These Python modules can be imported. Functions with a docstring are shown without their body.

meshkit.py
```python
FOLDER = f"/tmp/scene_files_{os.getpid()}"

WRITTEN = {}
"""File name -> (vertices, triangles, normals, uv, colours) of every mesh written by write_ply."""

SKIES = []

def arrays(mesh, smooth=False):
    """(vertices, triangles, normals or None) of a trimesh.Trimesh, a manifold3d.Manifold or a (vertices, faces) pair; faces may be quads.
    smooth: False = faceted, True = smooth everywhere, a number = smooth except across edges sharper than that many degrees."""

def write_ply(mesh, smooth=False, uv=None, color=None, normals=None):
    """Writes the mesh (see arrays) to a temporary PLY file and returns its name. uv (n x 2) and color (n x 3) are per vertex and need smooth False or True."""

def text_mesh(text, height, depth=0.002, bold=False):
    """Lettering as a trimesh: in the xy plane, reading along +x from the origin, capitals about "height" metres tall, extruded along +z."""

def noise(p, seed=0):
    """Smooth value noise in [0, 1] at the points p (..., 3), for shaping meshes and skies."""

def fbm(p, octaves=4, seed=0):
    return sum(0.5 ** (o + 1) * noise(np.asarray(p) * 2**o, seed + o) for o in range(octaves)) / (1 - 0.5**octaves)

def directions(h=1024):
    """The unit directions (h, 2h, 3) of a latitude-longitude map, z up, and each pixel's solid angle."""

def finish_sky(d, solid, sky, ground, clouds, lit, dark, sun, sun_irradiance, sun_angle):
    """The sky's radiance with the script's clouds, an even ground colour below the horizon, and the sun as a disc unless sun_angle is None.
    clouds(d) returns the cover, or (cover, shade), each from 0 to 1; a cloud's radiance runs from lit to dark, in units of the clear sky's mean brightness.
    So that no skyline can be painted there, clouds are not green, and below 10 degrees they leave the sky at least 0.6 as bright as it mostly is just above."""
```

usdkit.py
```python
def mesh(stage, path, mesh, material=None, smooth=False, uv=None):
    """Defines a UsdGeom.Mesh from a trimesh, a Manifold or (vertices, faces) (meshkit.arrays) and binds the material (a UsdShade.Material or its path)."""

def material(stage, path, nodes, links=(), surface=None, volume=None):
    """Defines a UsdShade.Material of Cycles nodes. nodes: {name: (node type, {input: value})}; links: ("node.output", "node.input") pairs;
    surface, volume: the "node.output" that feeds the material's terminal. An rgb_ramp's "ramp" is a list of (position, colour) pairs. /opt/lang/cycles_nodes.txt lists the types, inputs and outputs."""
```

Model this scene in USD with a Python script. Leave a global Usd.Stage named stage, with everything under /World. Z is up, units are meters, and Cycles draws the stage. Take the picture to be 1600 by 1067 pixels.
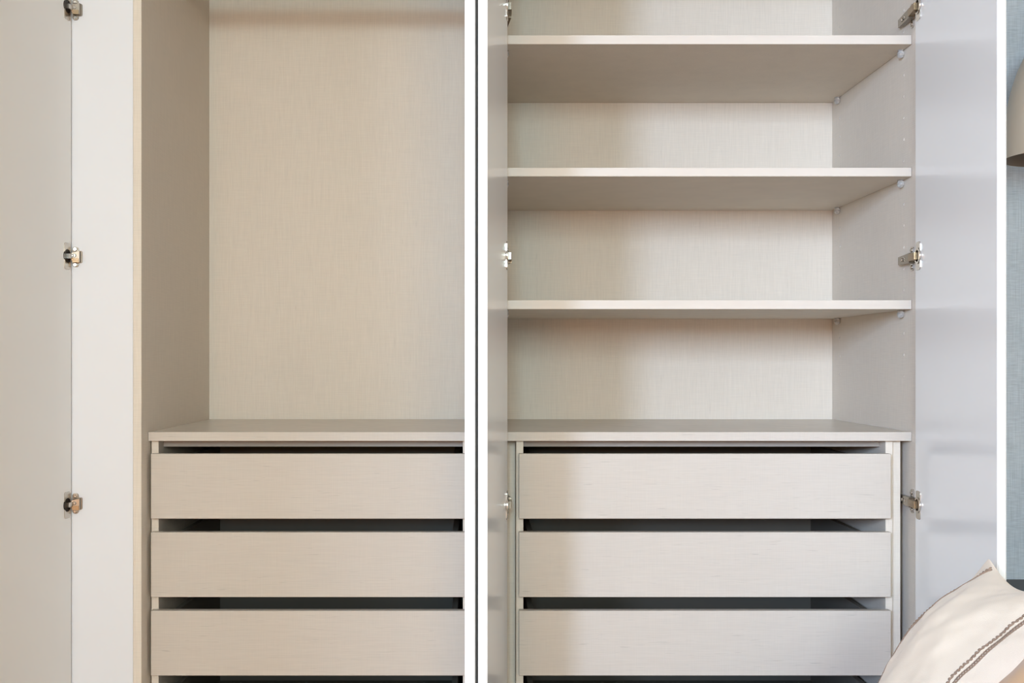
import math, random
import numpy as np
import trimesh, manifold3d as m3
import usdkit, meshkit
from pxr import Usd, UsdGeom, UsdLux, UsdShade, Gf, Sdf, Vt

random.seed(7)
np.random.seed(7)
stage = Usd.Stage.CreateInMemory()
UsdGeom.SetStageUpAxis(stage, 'Z')
UsdGeom.SetStageMetersPerUnit(stage, 1.0)
UsdGeom.Xform.Define(stage, '/World')
UsdGeom.Scope.Define(stage, '/World/Looks')

# ------------------------------------------------------------------ camera, light, exposure
F = 1650.0                      # focal length in pixels of the 1600 x 1067 frame
PX, PY = 750.0, 566.0           # principal point (the lens is shifted)
EYE = 1.15                      # camera height
cam = UsdGeom.Camera.Define(stage, '/World/camera')
cam.AddTranslateOp().Set(Gf.Vec3d(0, 0, EYE))
cam.AddRotateXOp().Set(90.0)
cam.CreateHorizontalApertureAttr(36.0)
cam.CreateVerticalApertureAttr(36.0 * 1067 / 1600)
cam.CreateFocalLengthAttr(36.0 * F / 1600)
cam.CreateHorizontalApertureOffsetAttr((800 - PX) / 1600 * 36.0)
cam.CreateVerticalApertureOffsetAttr((PY - 533.5) / 1600 * 36.0)
cam.CreateClippingRangeAttr(Gf.Vec2f(0.05, 60))
cam.CreateExposureAttr(0.05)


def rect_light(name, loc, size, rot, color, power):
    l = UsdLux.RectLight.Define(stage, '/World/' + name)
    l.AddTranslateOp().Set(Gf.Vec3d(*loc))
    l.AddRotateXYZOp().Set(Gf.Vec3f(*rot))
    l.CreateWidthAttr(size[0]); l.CreateHeightAttr(size[1])
    l.CreateColorAttr(Gf.Vec3f(*color)); l.CreateIntensityAttr(power)
    return l


# daylight through unseen windows, and unseen warm panels, placed to light the wardrobe
XL, XR, WALL_Y = -4.2, 2.9, -2.6         # side walls, wall behind the camera
UNSEEN_WINDOWS = [(-2.32, -1.52, 1.50, 2.40), (-0.45, 0.15, 1.45, 2.40)]   # x0, x1, z0, z1 of the unseen high windows in the wall behind the camera
DAYLIGHT = [(65, 84.5, 121), (27.5, 41, 48)]
UNSEEN_WARM_PANELS = [(-1.05, -0.45, 0.70, 1.55), (0.20, 0.80, 1.45, 2.40)]  # unseen warm panels beside them, placed to warm the light on the wardrobe
WARM = [(15.5, 6.0, 1.2), (17, 12, 5.8)]
for i, (w, c) in enumerate(zip(UNSEEN_WINDOWS + UNSEEN_WARM_PANELS, DAYLIGHT + WARM)):
    rect_light('unseen_window_daylight_%d' % i if i < 2 else 'unseen_warm_light_%d' % i, ((w[0] + w[1]) / 2, WALL_Y + (-0.02 if i < 2 else 0.06), (w[2] + w[3]) / 2), (w[1] - w[0], w[3] - w[2]), (90, 0, 0), np.array(c) / max(c), max(c))


# ------------------------------------------------------------------ helpers
used = {}


def numbered(parent, name):
    k = used.get((parent, name), 0)
    used[(parent, name)] = k + 1
    return f'{parent}/{name}' + (f'_{k:03d}' if k else '')


def tag(p, label=None, cat=None, group=None, kind=None):
    for k, v in (('label', label), ('category', cat), ('group', group), ('kind', kind)):
        if v:
            p.SetCustomDataByKey(k, v)
    return p


def thing(name, label, cat, loc=(0, 0, 0), group=None):
    x = UsdGeom.Xform.Define(stage, numbered('/World', name))
    x.AddTranslateOp().Set(Gf.Vec3d(*loc))
    x.GetPrim().SetCustomDataByKey('at', Gf.Vec3d(*loc))
    return tag(x.GetPrim(), label, cat, group)


def origin(parent):
    p = parent
    while p and p.GetPath() != Sdf.Path('/World'):
        a = p.GetCustomDataByKey('at')
        if a is not None:
            return np.array(a)
        p = p.GetParent()
    return np.zeros(3)


def obj(name, mesh, mat, parent=None, smooth=False, label=None, kind=None):
    """One Mesh prim; the mesh is given in world coordinates."""
    v, f, _ = meshkit.arrays(mesh, False)
    v = v - (origin(parent) if parent else 0)
    path = numbered(str(parent.GetPath()) if parent else '/World', name)
    m = usdkit.mesh(stage, path, trimesh.Trimesh(v, f, process=False), mat, smooth)
    return tag(m.GetPrim(), label, None, None, kind)


def struct(name, mesh, mat, parent=None, smooth=False):
    return obj(name, mesh, mat, parent, smooth, kind=None if parent else 'structure')


def box(x0, x1, y0, y1, z0, z1, c=0.0008):
    """A board with chamfered edges."""
    lo, hi = np.array([x0, y0, z0]), np.array([x1, y1, z1])
    c = min(c, *(0.45 * (hi - lo)))
    pts = []
    for s in np.ndindex(2, 2, 2):
        corner = np.where(np.array(s) == 1, hi, lo)
        inward = np.where(np.array(s) == 1, -c, c)
        for k in range(3):
            p = corner + inward
            p[k] = corner[k]
            pts.append(p)
    return m3.Manifold.hull_points(np.array(pts))


def tm(m):
    v, f, _ = meshkit.arrays(m, False)
    return trimesh.Trimesh(v, f, process=False)


def join(*ms):
    return trimesh.util.concatenate([tm(m) for m in ms])


def cyl(p0, p1, r, n=20, r1=None):
    p0, p1 = np.array(p0, float), np.array(p1, float)
    d = p1 - p0
    L = np.linalg.norm(d)
    c = tm(m3.Manifold.cylinder(L, r, r if r1 is None else r1, n))
    c.apply_transform(trimesh.geometry.align_vectors([0, 0, 1], d / L))
    c.apply_translation(p0)
    return c


def lathe(profile, n=64, loc=(0, 0, 0)):
    """Closed profile of (r, z) turned about z."""
    m = trimesh.creation.revolve(np.array(profile, float), sections=n)
    m.apply_translation(loc)
    return m


def turned(mesh, deg, about):
    m = tm(mesh)
    m.apply_transform(trimesh.transformations.rotation_matrix(math.radians(deg), [0, 0, 1], [about[0], about[1], 0]))
    return m


def X(px, D): return (px - PX) * D / F
def Z(py, D): return EYE + (PY - py) * D / F


# ------------------------------------------------------------------ materials
def lin(c):
    c = np.array(c, float) / 255
    return tuple(np.where(c <= 0.04045, c / 12.92, ((c + 0.055) / 1.055) ** 2.4))


def plain(name, rgb, rough=0.5, metal=0.0, spec=0.5, extra=None):
    return usdkit.material(stage, '/World/Looks/' + name, {'p': ('principled_bsdf', dict(base_color=lin(rgb), roughness=rough, metallic=metal, specular_ior_level=spec, **(extra or {})))}, [], surface='p.BSDF')


def linen(name, rgb, warp=1.0, weft=1.0, flecks=0.25, rough=0.55, fleck_scale=(14, 14, 260), amount=0.10):
    """Beige laminate with a linen print: vertical and horizontal threads and short darker dashes."""
    base = np.array(lin(rgb))
    hi, lo, dark = base * (1 + amount), base * (1 - amount), base * 0.62
    return usdkit.material(stage, '/World/Looks/' + name, {
        'g': ('geometry', {}),
        'mv': ('mapping', {'scale': (420, 420, 16)}),
        'mh': ('mapping', {'scale': (18, 18, 480)}),
        'mf': ('mapping', {'scale': fleck_scale}),
        'nv': ('noise_texture', {'scale': 1.0, 'detail': 2.0, 'roughness': 0.6}),
        'nh': ('noise_texture', {'scale': 1.0, 'detail': 2.0, 'roughness': 0.6}),
        'nf': ('noise_texture', {'scale': 1.0, 'detail': 1.0, 'roughness': 0.5}),
        'nb': ('noise_texture', {'scale': 5.0, 'detail': 3.0}),
        'a': ('math', {'math_type': 'multiply', 'value2': warp}),
        'b': ('math', {'math_type': 'multiply', 'value2': weft}),
        's': ('math', {'math_type': 'add'}),
        'b2': ('math', {'math_type': 'multiply', 'value2': 0.35}),
        's2': ('math', {'math_type': 'add'}),
        'r': ('map_range', {'from_min': 0.36 * (warp + weft) + 0.14, 'from_max': 0.64 * (warp + weft) + 0.21, 'to_min': 0.0, 'to_max': 1.0, 'clamp': True}),
        'c': ('mix', {'mix_type': 'mix', 'color1': tuple(lo), 'color2': tuple(hi)}),
        'rf': ('map_range', {'from_min': 0.70, 'from_max': 0.80, 'to_min': 0.0, 'to_max': flecks, 'clamp': True}),
        'd': ('mix', {'mix_type': 'mix', 'color2': tuple(dark)}),
        'bu': ('bump', {'strength': 0.15, 'distance': 0.0006}),
        'p': ('principled_bsdf', {'roughness': rough, 'specular_ior_level': 0.35}),
    }, [('g.position', 'mv.vector'), ('g.position', 'mh.vector'), ('g.position', 'mf.vector'), ('g.position', 'nb.vector'),
        ('mv.vector', 'nv.vector'), ('mh.vector', 'nh.vector'), ('mf.vector', 'nf.vector'),
        ('nv.fac', 'a.value1'), ('nh.fac', 'b.value1'), ('a.value', 's.value1'), ('b.value', 's.value2'),
        ('nb.fac', 'b2.value1'), ('s.value', 's2.value1'), ('b2.value', 's2.value2'),
        ('s2.value', 'r.value'), ('r.result', 'c.fac'), ('nf.fac', 'rf.value'), ('rf.result', 'd.fac'), ('c.color', 'd.color1'),
        ('d.color', 'p.base_color'), ('s.value', 'bu.height'), ('bu.normal', 'p.normal')], surface='p.BSDF')


M_LINEN = linen('linen_laminate', (216, 206, 192), 1.0, 0.8, 0.20, fleck_scale=(260, 260, 22), amount=0.045)
M_FRONT = linen('drawer_front_laminate', (196, 187, 176), 0.45, 1.0, 0.45, fleck_scale=(24, 24, 420), amount=0.035)
M_BAND = plain('edge_band', (204, 194, 182), 0.45)
M_TOP = linen('worktop_laminate', (208, 199, 186), 0.45, 1.0, 0.3, rough=0.3, fleck_scale=(22, 22, 420), amount=0.05)
M_WHITE = plain('white_lacquer', (223, 225, 229), 0.32)
M_DOOR = plain('satin_white_door', (238, 237, 234), 0.2)
M_RAIL = plain('rail_grey', (158, 150, 142), 0.5)
M_INNER = plain('drawer_box_grey', (120, 112, 102), 0.5)
M_NICKEL = plain('nickel', (205, 200, 192), 0.22, 1.0)
M_STEEL = plain('hinge_steel', (150, 141, 128), 0.36, 1.0)
M_PLATE = plain('hinge_plate_steel', (158, 151, 141), 0.42, 1.0)
M_BRASSY = plain('warm_nickel', (150, 130, 104), 0.38, 1.0)
M_DARK = plain('hinge_dark', (42, 36, 32), 0.4, 0.6)
M_PLASTIC = usdkit.material(stage, '/World/Looks/clear_plastic', {'p': ('principled_bsdf', {'base_color': (0.95, 0.96, 0.97), 'roughness': 0.12, 'transmission_weight': 0.75, 'ior': 1.45})}, [], surface='p.BSDF')
M_WALLW = plain('white_paint', (228, 224, 217), 0.8)
M_SHADE = plain('taupe_metal', (220, 211, 200), 0.42)
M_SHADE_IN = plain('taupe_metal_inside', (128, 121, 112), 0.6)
M_CORD = plain('black_cord', (30, 29, 28), 0.6)
M_BLACK = plain('dark_stained_wood', (52, 49, 47), 0.45)


def fabric(name, rgb, scale=900, amount=0.05, rough=0.9):
    b = np.array(lin(rgb))
    return usdkit.material(stage, '/World/Looks/' + name, {
        'g': ('geometry', {}),
        'n': ('noise_texture', {'scale': scale, 'detail': 2.0}),
        'w': ('noise_texture', {'scale': 9.0, 'detail': 3.0}),
        'm': ('mix', {'mix_type': 'mix', 'color1': tuple(b * (1 - amount)), 'color2': tuple(np.minimum(b * (1 + amount), 0.95))}),
        'bu': ('bump', {'strength': 0.25, 'distance': 0.0008}),
        'p': ('principled_bsdf', {'roughness': rough, 'sheen_weight': 0.15, 'specular_ior_level': 0.2}),
    }, [('g.position', 'n.vector'), ('g.position', 'w.vector'), ('w.fac', 'm.fac'), ('m.color', 'p.base_color'), ('n.fac', 'bu.height'), ('bu.normal', 'p.normal')], surface='p.BSDF')


M_CREAM = fabric('cream_cotton', (244, 229, 209))
M_TAN = fabric('tan_leather', (206, 168, 128), 300, 0.06, 0.6)
M_THREAD = fabric('brown_thread', (150, 126, 106), 1500, 0.15)
M_BEDDING = fabric('oatmeal_bedding', (214, 204, 190))

M_PAPER = usdkit.material(stage, '/World/Looks/blue_wallpaper', {
    'g': ('geometry', {}),
    'mv': ('mapping', {'scale': (500, 500, 10)}),
    'mh': ('mapping', {'scale': (30, 30, 420)}),
    'nv': ('noise_texture', {'scale': 1.0, 'detail': 2.0}),
    'nh': ('noise_texture', {'scale': 1.0, 'detail': 2.0}),
    'nb': ('noise_texture', {'scale': 6.0, 'detail': 4.0}),
    's': ('math', {'math_type': 'add'}),
    's2': ('math', {'math_type': 'add'}),
    'r': ('map_range', {'from_min': 1.1, 'from_max': 1.9, 'clamp': True}),
    'm': ('mix', {'mix_type': 'mix', 'color1': lin((164, 180, 194)), 'color2': lin((204, 218, 230))}),
    'bu': ('bump', {'strength': 0.3, 'distance': 0.001}),
    'p': ('principled_bsdf', {'roughness': 0.6}),
}, [('g.position', 'mv.vector'), ('g.position', 'mh.vector'), ('g.position', 'nb.vector'), ('mv.vector', 'nv.vector'), ('mh.vector', 'nh.vector'),
    ('nv.fac', 's.value1'), ('nh.fac', 's.value2'), ('s.value', 's2.value1'), ('nb.fac', 's2.value2'), ('s2.value', 'r.value'), ('r.result', 'm.fac'),
    ('m.color', 'p.base_color'), ('s.value', 'bu.height'), ('bu.normal', 'p.normal')], surface='p.BSDF')

M_FLOOR = usdkit.material(stage, '/World/Looks/oak_floor', {
    'g': ('geometry', {}),
    'mp': ('mapping', {'scale': (18, 1.6, 18)}),
    'n': ('noise_texture', {'scale': 1.0, 'detail': 5.0, 'distortion': 0.6}),
    'm': ('mix', {'mix_type': 'mix', 'color1': lin((168, 132, 98)), 'color2': lin((202, 168, 130))}),
    'p': ('principled_bsdf', {'roughness': 0.45}),
}, [('g.position', 'mp.vector'), ('mp.vector', 'n.vector'), ('n.fac', 'm.fac'), ('m.color', 'p.base_color')], surface='p.BSDF')

# ------------------------------------------------------------------ the room
CEIL = 2.55
FRONT = 2.266                             # front plane of the wardrobes
BACK = 2.834                              # inside of the wardrobe backs
WALLB = 2.87                              # blue wall right of the wardrobes
struct('floor', box(XL - 0.1, XR + 0.1, WALL_Y - 0.15, WALLB + 0.1, -0.1, 0.0), M_FLOOR)
struct('ceiling', box(XL - 0.1, XR + 0.1, WALL_Y - 0.15, WALLB + 0.1, CEIL, CEIL + 0.1), M_WALLW)
struct('wall_left', box(XL - 0.1, XL, WALL_Y - 0.15, WALLB + 0.1, 0, CEIL), M_WALLW)
struct('unseen_partition', box(-1.18, -1.08, -0.6, FRONT + 0.003, 0, CEIL), M_WALLW)  # out of view, placed to keep the cool daylight off the left half
struct('wall_right', box(XR, XR + 0.1, WALL_Y - 0.15, WALLB + 0.1, 0, CEIL), M_WALLW)
struct('wall_back', box(XL, XR, WALLB, WALLB + 0.1, 0, CEIL), M_PAPER)
struct('wall_alcove', box(XL, -0.965, FRONT + 0.004, WALLB, 0, CEIL), M_WALLW)
wall = m3.Manifold.cube([XR - XL, 0.15, CEIL]).translate([XL, WALL_Y - 0.15, 0])
for w in UNSEEN_WINDOWS:
    wall -= m3.Manifold.cube([w[1] - w[0], 1, w[3] - w[2]]).translate([w[0], WALL_Y - 0.5, w[2]])
struct('wall_front', wall, M_WALLW)
for k, w in enumerate(UNSEEN_WINDOWS):  # frames out of view, around the openings placed to light the wardrobe
    fr = 0.05
    y0, y1 = WALL_Y - 0.1, WALL_Y - 0.04
    m = (w[0] + w[1]) / 2
    struct(f'window_{k + 1}', join(box(w[0], w[0] + fr, y0, y1, w[2], w[3]), box(w[1] - fr, w[1], y0, y1, w[2], w[3]),
                                   box(w[0] + fr, w[1] - fr, y0, y1, w[2], w[2] + fr), box(w[0] + fr, w[1] - fr, y0, y1, w[3] - fr, w[3]),
                                   box(m - 0.03, m + 0.03, y0, y1, w[2] + fr, w[3] - fr)), M_WHITE)
TOP = 2.40
struct('trim_1', box(-0.965, 0.968, FRONT + 0.02, WALLB, TOP + 0.002, CEIL), M_WHITE)

# ------------------------------------------------------------------ hinges
TILT = -5.9                                # the doors lean a little to the left
TILT_R = -5.5                              # the rightmost one a little less
DOOR_Y = 2.2625                             # their hinge line
T = 0.018


def slot_screw(c, n, r=0.0045, h=0.0025):
    """A round screw head with a recess, centre c, facing along n."""
    c, n = np.array(c, float), np.array(n, float)
    head = lathe([(0, -0.001), (r, -0.001), (r, h * 0.5), (r * 0.75, h), (r * 0.36, h), (r * 0.32, h * 0.3), (0, h * 0.2)], 16)
    head.apply_transform(trimesh.geometry.align_vectors([0, 0, 1], n))
    head.apply_translation(c)
    return head


def rounded_plate(cx, cz, w, h, r=0.004):
    """Outline of a rounded rectangle as a CrossSection in (a, z)."""
    return m3.CrossSection.square([w - 2 * r, h - 2 * r], True).offset(r, m3.JoinType.Round, circular_segments=24).translate([cx, cz])


def to_panel(cs, depth, x, side):
    """Extrude a (y, z) outline from the plane x towards -side."""
    m = tm(m3.Manifold.extrude(cs, depth))
    v = m.vertices.copy()
    out = np.stack([x - side * v[:, 2], v[:, 0], v[:, 1]], 1)
    f = m.faces if side < 0 else m.faces[:, ::-1]
    mm = trimesh.Trimesh(out, f, process=False)
    if mm.volume < 0:
        mm.invert()
    return mm


def to_front(cs, depth, y):
    """Extrude an (x, z) outline from the plane y towards the room."""
    m = tm(m3.Manifold.extrude(cs, depth))
    v = m.vertices
    mm = trimesh.Trimesh(np.stack([v[:, 0], y - v[:, 2], v[:, 1]], 1), m.faces, process=False)
    if mm.volume < 0:
        mm.invert()
    return mm


def side_hinge(parent, xpanel, side, z, pivot):
    """A cup hinge on the inner face of a side panel. side=+1: panel on the right of its compartment."""
    tilt = TILT_R if side > 0 else TILT
    y = FRONT
    s = side
    plate = join(to_panel(rounded_plate(y + 0.037, z, 0.012, 0.052, 0.0055), 0.004, xpanel, s),
                 to_panel(rounded_plate(y + 0.045, z, 0.060, 0.016, 0.003), 0.005, xpanel, s))
    h = obj('hinge', plate, M_NICKEL, parent, 30)
    # arm: a folded channel, deeper in the cupboard it narrows
    a = m3.Manifold.hull_points(np.array([[xpanel - s * d, yy, z + q] for d, yy, q in (
        (0.005, y + 0.094, 0.0085), (0.005, y + 0.094, -0.0085), (0.011, y + 0.094, 0.0085), (0.011, y + 0.094, -0.0085),
        (0.005, y + 0.016, 0.0105), (0.005, y + 0.016, -0.0105), (0.018, y + 0.016, 0.0105), (0.018, y + 0.016, -0.0105))]))
    slot = m3.Manifold.hull_points(np.array([[xpanel - s * d, yy, z + q] for d in (0.011, 0.03) for yy in (y + 0.044, y + 0.058) for q in (-0.004, 0.004)]))
    obj('hinge_arm', a - slot, M_STEEL, h)
    for yy, dd in ((y + 0.047, 0.0135), (y + 0.066, 0.0125)):
        obj('screw', slot_screw((xpanel - s * dd, yy, z), (-s, 0, 0), 0.0042, 0.003), M_NICKEL, h, 30)
    for q in (-0.0185, 0.0185):
        obj('screw', slot_screw((xpanel - s * 0.004, y + 0.037, z + q), (-s, 0, 0), 0.0048, 0.0025), M_NICKEL, h, 30)
    # knuckle links between the arm and the cup in the door
    hx, hy = pivot
    dv = np.array([math.sin(math.radians(tilt)), -math.cos(math.radians(tilt))])      # along the door, away from the hinge
    nv = np.array([-s * dv[1] * -1, 0.0])
    nv = np.array([-s * math.cos(math.radians(tilt)), -s * math.sin(math.radians(tilt))])   # off the door's inner face, into the opening
    p = lambda along, off: np.array([hx, hy]) + dv * along + nv * off
    k0, k1 = p(0.020, 0.003), p(0.028, 0.003)
    lk = []
    ax = xpanel - s * 0.012
    for (xa, ya) in ((k0, k1),):
        pts = []
        for q in (-0.0075, 0.0075):
            pts += [[ax - s * 0.006, y + 0.022, z + q], [ax + s * 0.004, y + 0.022, z + q], [*p(0.012, 0.010), z + q], [*p(0.012, 0.001), z + q], [*p(0.024, 0.010), z + q], [*p(0.024, 0.001), z + q]]
        lk = m3.Manifold.hull_points(np.array(pts))
    obj('hinge_link', lk, M_BRASSY if side > 0 else M_STEEL, h)

    def on_door(cs, d0, d1):
        m = tm(m3.Manifold.extrude(cs, d1 - d0))
        v = m.vertices
        q = np.array([hx, hy]) + v[:, 0:1] * dv + (v[:, 2:3] + d0) * nv
        mm = trimesh.Trimesh(np.stack([q[:, 0], q[:, 1], v[:, 1]], 1), m.faces, process=False)
        if mm.volume < 0:
            mm.invert()
        return mm
    cup = m3.CrossSection.circle(0.0155, 32).translate([0.024, z])
    obj('cup_plate', on_door(rounded_plate(0.024, z, 0.026, 0.060, 0.006) - cup, -0.0005, 0.0022), M_NICKEL, h, 30)
    ring = m3.CrossSection.circle(0.0172, 32).translate([0.024, z]) - m3.CrossSection.circle(0.0125, 32).translate([0.024, z])
    obj('cup_rim', on_door(ring, 0.0005, 0.004), M_NICKEL, h, 30)
    obj('cup', on_door(m3.CrossSection.circle(0.0126, 32).translate([0.024, z]), -0.0004, 0.0012), M_DARK, h, 30)
    return h


def face_hinge(parent, x, z, pivot):
    """A compact hinge on the front face of the filler strip beside the left door."""
    yf = FRONT
    plate = rounded_plate(x + 0.0065, z, 0.013, 0.044, 0.006) + rounded_plate(x + 0.012, z, 0.018, 0.026, 0.003)
    h = obj('hinge', to_front(plate, 0.0035, yf), M_PLATE, parent, 30)
    body = m3.Manifold.hull_points(np.array([[xx, yy, z + q] for xx, yy, q in (
        (x + 0.002, yf - 0.003, 0.011), (x + 0.002, yf - 0.003, -0.011), (x + 0.0195, yf - 0.003, 0.0125), (x + 0.0195, yf - 0.003, -0.0125),
        (x + 0.002, yf - 0.013, 0.008), (x + 0.002, yf - 0.013, -0.008), (x + 0.018, yf - 0.011, 0.0115), (x + 0.018, yf - 0.011, -0.0115))]))
    obj('hinge_arm', body, M_STEEL, h)
    flap = m3.Manifold.hull_points(np.array([[xx, yy, z + q] for xx, yy in ((x + 0.004, yf - 0.0128), (x + 0.017, yf - 0.0112), (x + 0.004, yf - 0.0142), (x + 0.017, yf - 0.0130)) for q in (-0.0125, -0.0035)]))
    obj('hinge_flap', flap, M_BRASSY, h)
    for q in (-0.0165, 0.0165):
        obj('screw', slot_screw((x + 0.0065, yf - 0.0035, z + q), (0, -1, 0), 0.0048, 0.0022), M_NICKEL, h, 30)
    obj('screw', slot_screw((x + 0.008, yf - 0.0124, z + 0.002), (0, -1, 0), 0.004, 0.002), M_NICKEL, h, 30)
    hx, hy = pivot
    dv = np.array([math.sin(math.radians(TILT)), -math.cos(math.radians(TILT))])
    nv = np.array([math.cos(math.radians(TILT)), math.sin(math.radians(TILT))])
    p = lambda along, off: np.array([hx, hy]) + dv * along + nv * off
    pts = []
    for q in (-0.005, 0.005):
        pts += [[x + 0.004, yf - 0.005, z + q], [x + 0.004, yf - 0.012, z + q], [*p(0.014, 0.001), z + q], [*p(0.014, 0.008), z + q], [*p(0.024, 0.001), z + q], [*p(0.024, 0.006), z + q]]
    obj('hinge_link', m3.Manifold.hull_points(np.array(pts)), M_NICKEL, h)

    def on_door(cs, d0, d1):
        m = tm(m3.Manifold.extrude(cs, d1 - d0))
        v = m.vertices
        q = np.array([hx, hy]) + v[:, 0:1] * dv + (v[:, 2:3] + d0) * nv
        mm = trimesh.Trimesh(np.stack([q[:, 0], q[:, 1], v[:, 1]], 1), m.faces, process=False)
        if mm.volume < 0:
            mm.invert()
        return mm
    cup = m3.CrossSection.circle(0.0145, 32).translate([0.021, z])
    obj('cup_plate', on_door(rounded_plate(0.021, z, 0.024, 0.056, 0.005) - cup, -0.0005, 0.0018), M_NICKEL, h, 30)
    obj('cup', on_door(m3.CrossSection.circle(0.0146, 32).translate([0.021, z]), -0.0004, 0.0010), M_DARK, h, 30)
    return h


# ------------------------------------------------------------------ wardrobes
HZ = (Z(402, 2.27), Z(17, 2.27), Z(786, 2.27))
CT0, CT1 = Z(689, 2.31), Z(675, 2.31)             # worktop bottom and top
SHELF_Y = 2.31
BASE = 0.08


def door(parent, hinge, sgn, length=0.45, thick=T, tilt=TILT):
    """A door leaf; hinge = inner corner at the hinge line. sgn: side of the inner face on which the thickness lies."""
    hx, hy = hinge
    x0, x1 = (hx, hx + thick) if sgn > 0 else (hx - thick, hx)
    return obj('door', turned(box(x0, x1, hy - length, hy, BASE + 0.02, TOP - 0.004, 0.0025), tilt, hinge), M_DOOR, parent)


def wardrobe(name, label, x0, x1):
    """x0, x1: inner faces of the side panels."""
    t = thing(name, label, 'wardrobe', ((x0 + x1) / 2, FRONT, 0))
    return t


# left unit -------------------------------------------------------
LX0, LX1 = -0.7265, 0.012
RX0, RX1 = 0.050, 0.945
left = wardrobe('wardrobe', 'left half of the built-in wardrobe with tall empty hanging space and white filler strip', LX0, LX1)
obj('side_panel', box(LX0 - T, LX0, FRONT, BACK, BASE, TOP), M_LINEN, left)
obj('side_panel', box(LX1, LX1 + T, FRONT, BACK, BASE, TOP), M_LINEN, left)
obj('back_panel', box(LX0 - T, LX1 + T, BACK, BACK + 0.012, BASE, TOP), M_LINEN, left)
obj('top_panel', box(LX0, LX1, FRONT + 0.004, BACK, TOP - T, TOP), M_LINEN, left)
obj('bottom_panel', box(LX0, LX1, FRONT + 0.004, BACK, BASE, BASE + T), M_LINEN, left)
obj('plinth', box(LX0 - T, LX1 + T, FRONT + 0.05, BACK, 0, BASE), M_WHITE, left)
obj('shelf', box(LX0 + 0.0008, LX1 - 0.0008, SHELF_Y, BACK, 2.128, 2.128 + T), M_LINEN, left)
obj('filler_strip', box(-0.963, LX0 - T - 0.0002, FRONT, FRONT + T, 0.0, TOP), M_WHITE, left, label='white filler strip')
# clothes rail under the shelf, just above the frame
rail_y, rail_z = 2.56, EYE + 0.916
prof = m3.CrossSection.circle(1, 32).scale([0.0075, 0.015])
rl = tm(m3.Manifold.extrude(prof, LX1 - LX0 - 0.004))
v = rl.vertices
rl = trimesh.Trimesh(np.stack([LX0 + 0.002 + v[:, 2], rail_y + v[:, 0], rail_z + v[:, 1]], 1), rl.faces, process=False)
rail = obj('clothes_rail', rl, M_NICKEL, left, 30)
for xx, s in ((LX0, 1), (LX1, -1)):
    obj('rail_socket', to_panel(m3.CrossSection.circle(1, 32).scale([0.016, 0.022]).translate([rail_y, rail_z]), 0.006, xx, -s), M_NICKEL, rail, 30)
hl = (X(112, DOOR_Y), DOOR_Y)
dl = door(left, hl, -1)
dr = door(left, (-0.0273 + 0.0463 + 0.0005, DOOR_Y), +1)
for z in HZ:
    face_hinge(left, hl[0] + 0.0012, z, hl)

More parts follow.
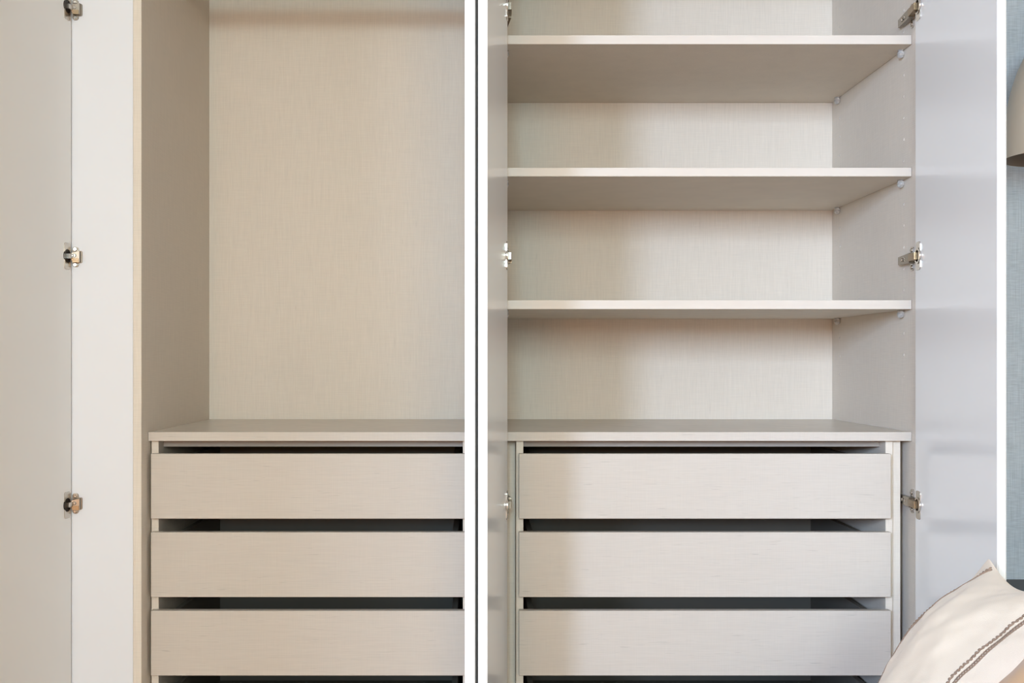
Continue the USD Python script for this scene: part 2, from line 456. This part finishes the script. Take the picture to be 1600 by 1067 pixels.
# right unit ------------------------------------------------------
right = wardrobe('wardrobe', 'right half of the built-in wardrobe, with three shelves above the drawers', RX0, RX1)
PIN_Y = 2.355
pins = [Z(py, PIN_Y) for py in (117.5, 151, 185, 218, 252, 319, 353)]
panel = box(RX1, RX1 + T, FRONT, BACK, BASE, TOP)
rp = obj('side_panel', panel, M_LINEN, right)
obj('side_panel', box(RX0 - T, RX0, FRONT, BACK, BASE, TOP), M_LINEN, right)
obj('back_panel', box(RX0 - T, RX1 + T, BACK, BACK + 0.012, BASE, TOP), M_LINEN, right)
obj('top_panel', box(RX0, RX1, FRONT + 0.004, BACK, TOP - T, TOP), M_LINEN, right)
obj('bottom_panel', box(RX0, RX1, FRONT + 0.004, BACK, BASE, BASE + T), M_LINEN, right)
obj('plinth', box(RX0 - T, RX1 + T, FRONT + 0.05, BACK, 0, BASE), M_WHITE, right)
sleeves = []
for z in np.arange(pins[0] - 0.048 * 14, pins[0] + 0.3, 0.048):
    for yy in (PIN_Y, BACK - 0.06):
        ring = lathe([(0.0, -0.0005), (0.0034, -0.0005), (0.0034, 0.0008), (0.0020, 0.0008), (0.0016, 0.0001), (0.0, 0.0001)], 12)
        ring.apply_transform(trimesh.geometry.align_vectors([0, 0, 1], [-1, 0, 0]))
        ring.apply_translation((RX1, yy, z))
        sleeves.append(ring)
obj('pin_hole_sleeve', join(*sleeves), M_BAND, rp, kind='stuff')


def shelf_support(parent, x, y, z, s):
    """Clear plastic support: a round foot against the panel with a tongue under the shelf."""
    disc = tm(m3.Manifold.sphere(0.0088, 32).scale([0.85, 1, 1]))
    disc.apply_translation((x - s * 0.0070, y, z - 0.0092))
    tongue = cyl((x - s * 0.0075, y, z - 0.0022), (x - s * 0.0075, y, z - 0.0002), 0.0062, 24)
    sp = obj('shelf_support', disc, M_PLASTIC, parent, 40)
    obj('support_tongue', tongue, M_PLASTIC, sp)
    obj('support_pin', cyl((x - s * 0.0135, y, z - 0.0092), (x - s * 0.0005, y, z - 0.0092), 0.0022, 14), M_NICKEL, sp, 30)


SH = [(-152, -138), (55, 69), (262, 275.5), (469, 483)]
for a, b in SH:
    z1, z0 = Z(a, SHELF_Y), Z(b, SHELF_Y)
    sh = obj('shelf', box(RX0 + 0.0008, RX1 - 0.0008, SHELF_Y + 0.001, BACK - 0.0004, z0, z1), M_LINEN, right)
    obj('edge_band', box(RX0 + 0.0008, RX1 - 0.0008, SHELF_Y, SHELF_Y + 0.001, z0, z1, 0.0005), M_BAND, sh)
    for yy in (PIN_Y, BACK - 0.06):
        shelf_support(right, RX1, yy, z0, 1)
        shelf_support(right, RX0, yy, z0, -1)
ha = (X(793, DOOR_Y), DOOR_Y)
hb = (X(1430, DOOR_Y), DOOR_Y)
da = door(right, ha, -1, thick=0.0165)
db = door(right, hb, +1, thick=0.0155, tilt=TILT_R)
for z in HZ:
    side_hinge(right, RX1, 1, z, hb)
for z in HZ:
    side_hinge(right, RX0, -1, z, ha)


# ------------------------------------------------------------------ drawer chests
def chest(label, xl, xr, c0, c1, f0, f1, fillers, n=5):
    """xl, xr: worktop; c0, c1: carcass; f0, f1: drawer fronts."""
    t = thing('drawer_chest', label, 'chest of drawers', ((xl + xr) / 2, SHELF_Y, 0))
    z0 = BASE + T + 0.0005
    wt = obj('worktop', box(xl + 0.0006, xr - 0.0006, SHELF_Y + 0.001, BACK - 0.0006, CT0, CT1), M_TOP, t)
    obj('edge_band', box(xl + 0.0006, xr - 0.0006, SHELF_Y, SHELF_Y + 0.001, CT0, CT1, 0.0005), M_FRONT, wt)
    ct, yc = 0.016, 2.325
    obj('side_board', box(c0, c0 + ct, yc, BACK - 0.002, z0, CT0 - 0.0002), M_LINEN, t)
    obj('side_board', box(c1 - ct, c1, yc, BACK - 0.002, z0, CT0 - 0.0002), M_LINEN, t)
    obj('back_board', box(c0 + ct, c1 - ct, BACK - 0.014, BACK - 0.002, z0, CT0 - 0.0002), M_INNER, t)
    obj('front_rail', box(c0 + ct, c1 - ct, 2.36, 2.376, Z(698, 2.36), CT0 - 0.0002), M_RAIL, t)
    for a, b, yy in fillers:
        obj('filler_strip', box(a, b, yy, yy + 0.016, z0, CT0 - 0.0002), M_LINEN, t)
    top, h, pitch = Z(709, 2.305), 101.5 * 2.305 / F, 122.6 * 2.305 / F
    for k in range(n):
        zt = top - k * pitch
        d = obj('drawer', box(f0, f1, 2.305, 2.323, zt - h, zt, 0.001), M_FRONT, t)
        b0, b1, yb = c0 + ct + 0.013, c1 - ct - 0.013, 2.78
        zb0, zb1 = zt - h + 0.012, zt - 0.018
        obj('drawer_side', box(b0, b0 + 0.013, 2.323, yb, zb0, zb1), M_INNER, d)
        obj('drawer_side', box(b1 - 0.013, b1, 2.323, yb, zb0, zb1), M_INNER, d)
        obj('drawer_back', box(b0 + 0.013, b1 - 0.013, yb - 0.013, yb, zb0, zb1), M_INNER, d)
        obj('drawer_bottom', box(b0 + 0.013, b1 - 0.013, 2.323, yb - 0.013, zb0 + 0.004, zb0 + 0.010), M_INNER, d)
        for s, xx in ((1, c0 + ct), (-1, c1 - ct)):
            obj('drawer_runner', box(min(xx, xx + s * 0.0125), max(xx, xx + s * 0.0125), 2.335, 2.76, zb0 + 0.012, zb0 + 0.04), M_NICKEL, d)
    return t


chest('drawer chest under the tall hanging space in the left half of the wardrobe', LX0, LX1, -0.7235, -0.022, -0.7187, -0.0265, [(-0.0215, 0.0115, 2.345)])
chest('drawer chest under the shelves in the right half of the wardrobe', RX0, RX1, 0.0796, 0.909, 0.0852, 0.8975, [(RX0 + 0.0005, 0.0790, 2.37), (0.9095, 0.9286, 2.332)])

# ------------------------------------------------------------------ right of the wardrobe: pendant lamp, bedside cabinet
LY = 2.60
lx = X(1657, LY)
LR, LH = 82.5 * LY / F, 205 * LY / F
lz = Z(246, LY)
outer = [(LR * math.cos(a), lz + LH * math.sin(a)) for a in np.linspace(0, math.pi / 2 - 0.09, 28)]
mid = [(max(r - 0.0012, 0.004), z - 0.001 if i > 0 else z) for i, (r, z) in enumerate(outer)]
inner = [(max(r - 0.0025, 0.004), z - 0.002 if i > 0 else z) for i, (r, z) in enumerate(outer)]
lamp = thing('pendant_lamp', 'taupe dome pendant lamp hanging in front of the blue wall', 'lamp', (lx, LY, lz))
ls = obj('lamp_shade', lathe(outer + mid[::-1] + [outer[0]], 96, (lx, LY, 0)), M_SHADE, lamp, 30)
obj('shade_lining', lathe(mid + inner[::-1] + [mid[0]], 96, (lx, LY, 0)), M_SHADE_IN, ls, 30, label='darker inside of the shade')
zt = lz + LH
obj('cap', lathe([(0, zt - 0.012), (0.02, zt - 0.012), (0.02, zt + 0.015), (0.006, zt + 0.03), (0, zt + 0.03)], 32, (lx, LY, 0)), M_SHADE, lamp, 30)
obj('cord', cyl((lx, LY, zt + 0.025), (lx, LY, CEIL - 0.02), 0.003, 12), M_CORD, lamp, 30)
obj('ceiling_rose', lathe([(0, CEIL - 0.025), (0.05, CEIL - 0.025), (0.055, CEIL), (0, CEIL)], 40, (lx, LY, 0)), M_SHADE, lamp, 30)
so = obj('bulb_socket', cyl((lx, LY, zt - 0.07), (lx, LY, zt - 0.011), 0.018, 24), M_CORD, lamp, 30)
obj('bulb', tm(m3.Manifold.sphere(0.03, 32)).apply_translation((lx, LY, zt - 0.095)), M_WHITE, so, 40)

nx0, nx1, ny0, ny1, nz = 1.17, 1.75, 2.44, 2.86, Z(905, 2.86)
ns = thing('bedside_cabinet', 'dark-stained low bedside cabinet against the blue wall', 'cabinet', ((nx0 + nx1) / 2, (ny0 + ny1) / 2, 0))
obj('top', box(nx0 - 0.01, nx1 + 0.01, ny0 - 0.01, ny1, nz - 0.025, nz, 0.002), M_BLACK, ns)
obj('body', box(nx0, nx1, ny0 + 0.02, ny1, 0.12, nz - 0.0252, 0.002), M_BLACK, ns)
hz = (nz - 0.0252 - 0.12) / 2
for k in range(2):
    dw = obj('drawer', box(nx0 + 0.012, nx1 - 0.012, ny0, ny0 + 0.0198, 0.126 + k * hz, 0.126 + (k + 1) * hz - 0.012, 0.002), M_BLACK, ns)
    obj('knob', cyl(((nx0 + nx1) / 2, ny0 - 0.02, 0.126 + (k + 0.5) * hz), ((nx0 + nx1) / 2, ny0 - 0.0002, 0.126 + (k + 0.5) * hz), 0.012, 24), M_NICKEL, dw, 30)
for a in (nx0 + 0.03, nx1 - 0.03):
    for b in (ny0 + 0.05, ny1 - 0.03):
        obj('leg', cyl((a, b, 0), (a, b, 0.1198), 0.012, 20, 0.018), M_BLACK, ns, 30)


# ------------------------------------------------------------------ cushions in the foreground
def cushion_surface(u, v, side, half, thick, pinch=0.10, power=0.5, seed=3):
    """Point of a square cushion in its own frame (a, b, n)."""
    u, v = np.asarray(u, float), np.asarray(v, float)
    a = half * u * (1 - pinch * (1 - v ** 2)) 
    b = half * v * (1 - 2.3 * pinch * (1 - u ** 2))
    r = 1 - 0.04 * np.exp(-(2 - np.abs(u) - np.abs(v)) / 0.09)              # rounded corners
    a, b = a * r, b * r
    body = np.clip((1 - u ** 2) * (1 - v ** 2), 0, 1) ** power
    for cu, cv_ in ((-1, 1), (1, 1), (-1, -1), (1, -1)):           # flat ears at the corners
        body = body * (1 - 0.72 * np.exp(-((u - cu) ** 2 + (v - cv_) ** 2) / 0.13))
    p = np.stack([u * 2.2, v * 2.2, np.full_like(u, seed + 5 * side)], -1)
    wr = (meshkit.fbm(p, 3, seed) - 0.5) * 0.022 * np.clip(body * 2.5, 0, 1)
    n = side * (thick * body + wr * (body > 0))
    return np.stack([a, b, n], -1)


def cushion(half, thick, frame, centre, N=90, **kw):
    t = np.sin(np.linspace(-1, 1, N + 1) * math.pi / 2)
    U, V = np.meshgrid(t, t, indexing='ij')
    vs, fs = [], []
    for side in (1, -1):
        P = cushion_surface(U, V, side, half, thick, **kw).reshape(-1, 3)
        i, j = np.meshgrid(np.arange(N), np.arange(N), indexing='ij')
        k = (i * (N + 1) + j).ravel()
        q = np.stack([k, k + N + 1, k + N + 2, k + 1], 1)
        if side < 0:
            q = q[:, ::-1]
        fs.append(q + len(vs) * (N + 1) ** 2)
        vs.append(P)
    m = trimesh.Trimesh(*meshkit.arrays((np.vstack(vs), np.vstack(fs)))[:2], process=False)
    m.merge_vertices(digits_vertex=7)
    m.update_faces(m.nondegenerate_faces())
    m.vertices = centre + m.vertices @ frame
    return m


def frame_of(e2, e1, tip=0):
    """Rows: the cushion's a (far edge to near edge), b (bottom to top) and normal axes in the world."""
    e2 = np.array(e2, float); e2 /= np.linalg.norm(e2)
    e1 = np.array(e1, float); e1 -= e2 * (e1 @ e2); e1 /= np.linalg.norm(e1)
    n = np.cross(e1, e2)
    t = math.radians(tip)
    return np.stack([e1 * math.cos(t) + n * math.sin(t), e2, n * math.cos(t) - e1 * math.sin(t)])


HALF, THICK = 0.245, 0.089
fr1 = frame_of((0.59, 0.05, 0.80), (0.05, -0.91, -0.41), 25)
D0 = 1.75
corner = np.array([X(1546, D0), D0, Z(865, D0)])
cen = corner - (-HALF * fr1[0] + HALF * fr1[1])
body = cushion(HALF, THICK, fr1, cen)
zbed = body.vertices[:, 2].min() + 0.0005
pil = thing('cushion', 'cream cotton cushion with brown embroidered stripes, leaning with one corner up', 'cushion', tuple(cen))
cv = obj('cover', body, M_CREAM, pil, True)


def along(u, v, off=0.0):
    s = cushion_surface(u, v, 1, HALF, THICK)
    s[..., 2] += off
    return cen + s @ fr1


def tube(P, r, n=6):
    v, f = [], []
    P = np.asarray(P)
    t = np.gradient(P, axis=0); t /= np.linalg.norm(t, axis=1, keepdims=True)
    a = np.cross(t, fr1[2]); a /= np.linalg.norm(a, axis=1, keepdims=True)
    b = np.cross(t, a)
    ang = np.arange(n) * 2 * math.pi / n
    rr = np.broadcast_to(r, (len(P),))
    V = P[:, None] + rr[:, None, None] * (np.cos(ang)[None, :, None] * a[:, None] + np.sin(ang)[None, :, None] * b[:, None])
    i, j = np.meshgrid(np.arange(len(P) - 1), np.arange(n), indexing='ij')
    q = np.stack([i * n + j, i * n + (j + 1) % n, (i + 1) * n + (j + 1) % n, (i + 1) * n + j], -1).reshape(-1, 4)
    return trimesh.Trimesh(*meshkit.arrays((V.reshape(-1, 3), q))[:2], process=False)


for u0 in (-0.76, 0.56):
    vv = np.linspace(-0.985, 0.985, 700)
    # a corded line, and beside it a chain of loops
    P = along(np.full_like(vv, u0) + 0.004 * np.sin(vv * 190), vv, 0.0006)
    st = obj('embroidered_stripe', tube(P, 0.0016 + 0.0006 * np.sin(vv * 240)), M_THREAD, pil, True, label='brown corded stripe')
    w2 = u0 + 0.046
    ch = []
    for k in range(96):
        c = -0.98 + 1.96 * (k + 0.5) / 96
        th = np.linspace(0, 2 * math.pi, 11)
        ch.append(tube(along(w2 + 0.010 * np.sin(th), c + 0.0125 * np.cos(th), 0.0008), 0.0010, 5))
    obj('chain_stitch', join(*ch), M_THREAD, st, True, kind='stuff')

fr2 = frame_of((0.70, 0.05, 0.66), (0.05, -0.95, -0.25))
D1 = 1.14
edge = np.array([X(1590, D1), D1, Z(1052, D1)])
cen2 = edge + 0.20 * fr2[0] - 0.05 * fr2[1]
tan_ = cushion(0.215, 0.075, fr2, cen2, seed=9)
tc = thing('cushion', 'plain tan cushion in front of the cream striped one', 'cushion', tuple(cen2))
obj('cover', tan_, M_TAN, tc, True)

bx0, bx1, by0, by1 = 0.25, 1.30, 0.55, 1.74
bed = thing('daybed', 'low oatmeal daybed carrying the two cushions in the foreground', 'daybed', ((bx0 + bx1) / 2, (by0 + by1) / 2, 0))
obj('mattress', box(bx0, bx1, by0, by1, zbed - 0.16, zbed, 0.03), M_BEDDING, bed)
obj('base', box(bx0 + 0.02, bx1 - 0.02, by0 + 0.02, by1 - 0.02, 0.08, zbed - 0.1602, 0.005), M_BLACK, bed)
for a in (bx0 + 0.07, bx1 - 0.07):
    for b in (by0 + 0.07, by1 - 0.07):
        obj('leg', cyl((a, b, 0), (a, b, 0.0798), 0.02, 20), M_BLACK, bed, 30)

for w, l in zip(UNSEEN_WARM_PANELS, ('unseen warm light panel low on the wall behind the camera, placed to warm the wardrobe', 'unseen warm light panel high on the wall behind the camera, placed to warm the wardrobe')):
    wl = thing('unseen_warm_panel', l, 'lamp', ((w[0] + w[1]) / 2, WALL_Y, (w[2] + w[3]) / 2))  # unseen panel carrying the warm light for the wardrobe
    obj('housing', box(w[0] - 0.01, w[1] + 0.01, WALL_Y, WALL_Y + 0.05, w[2] - 0.01, w[3] + 0.01, 0.004), M_WHITE, wl)
for p in stage.Traverse():
    if p.GetCustomDataByKey('at') is not None:
        p.ClearCustomDataByKey('at')
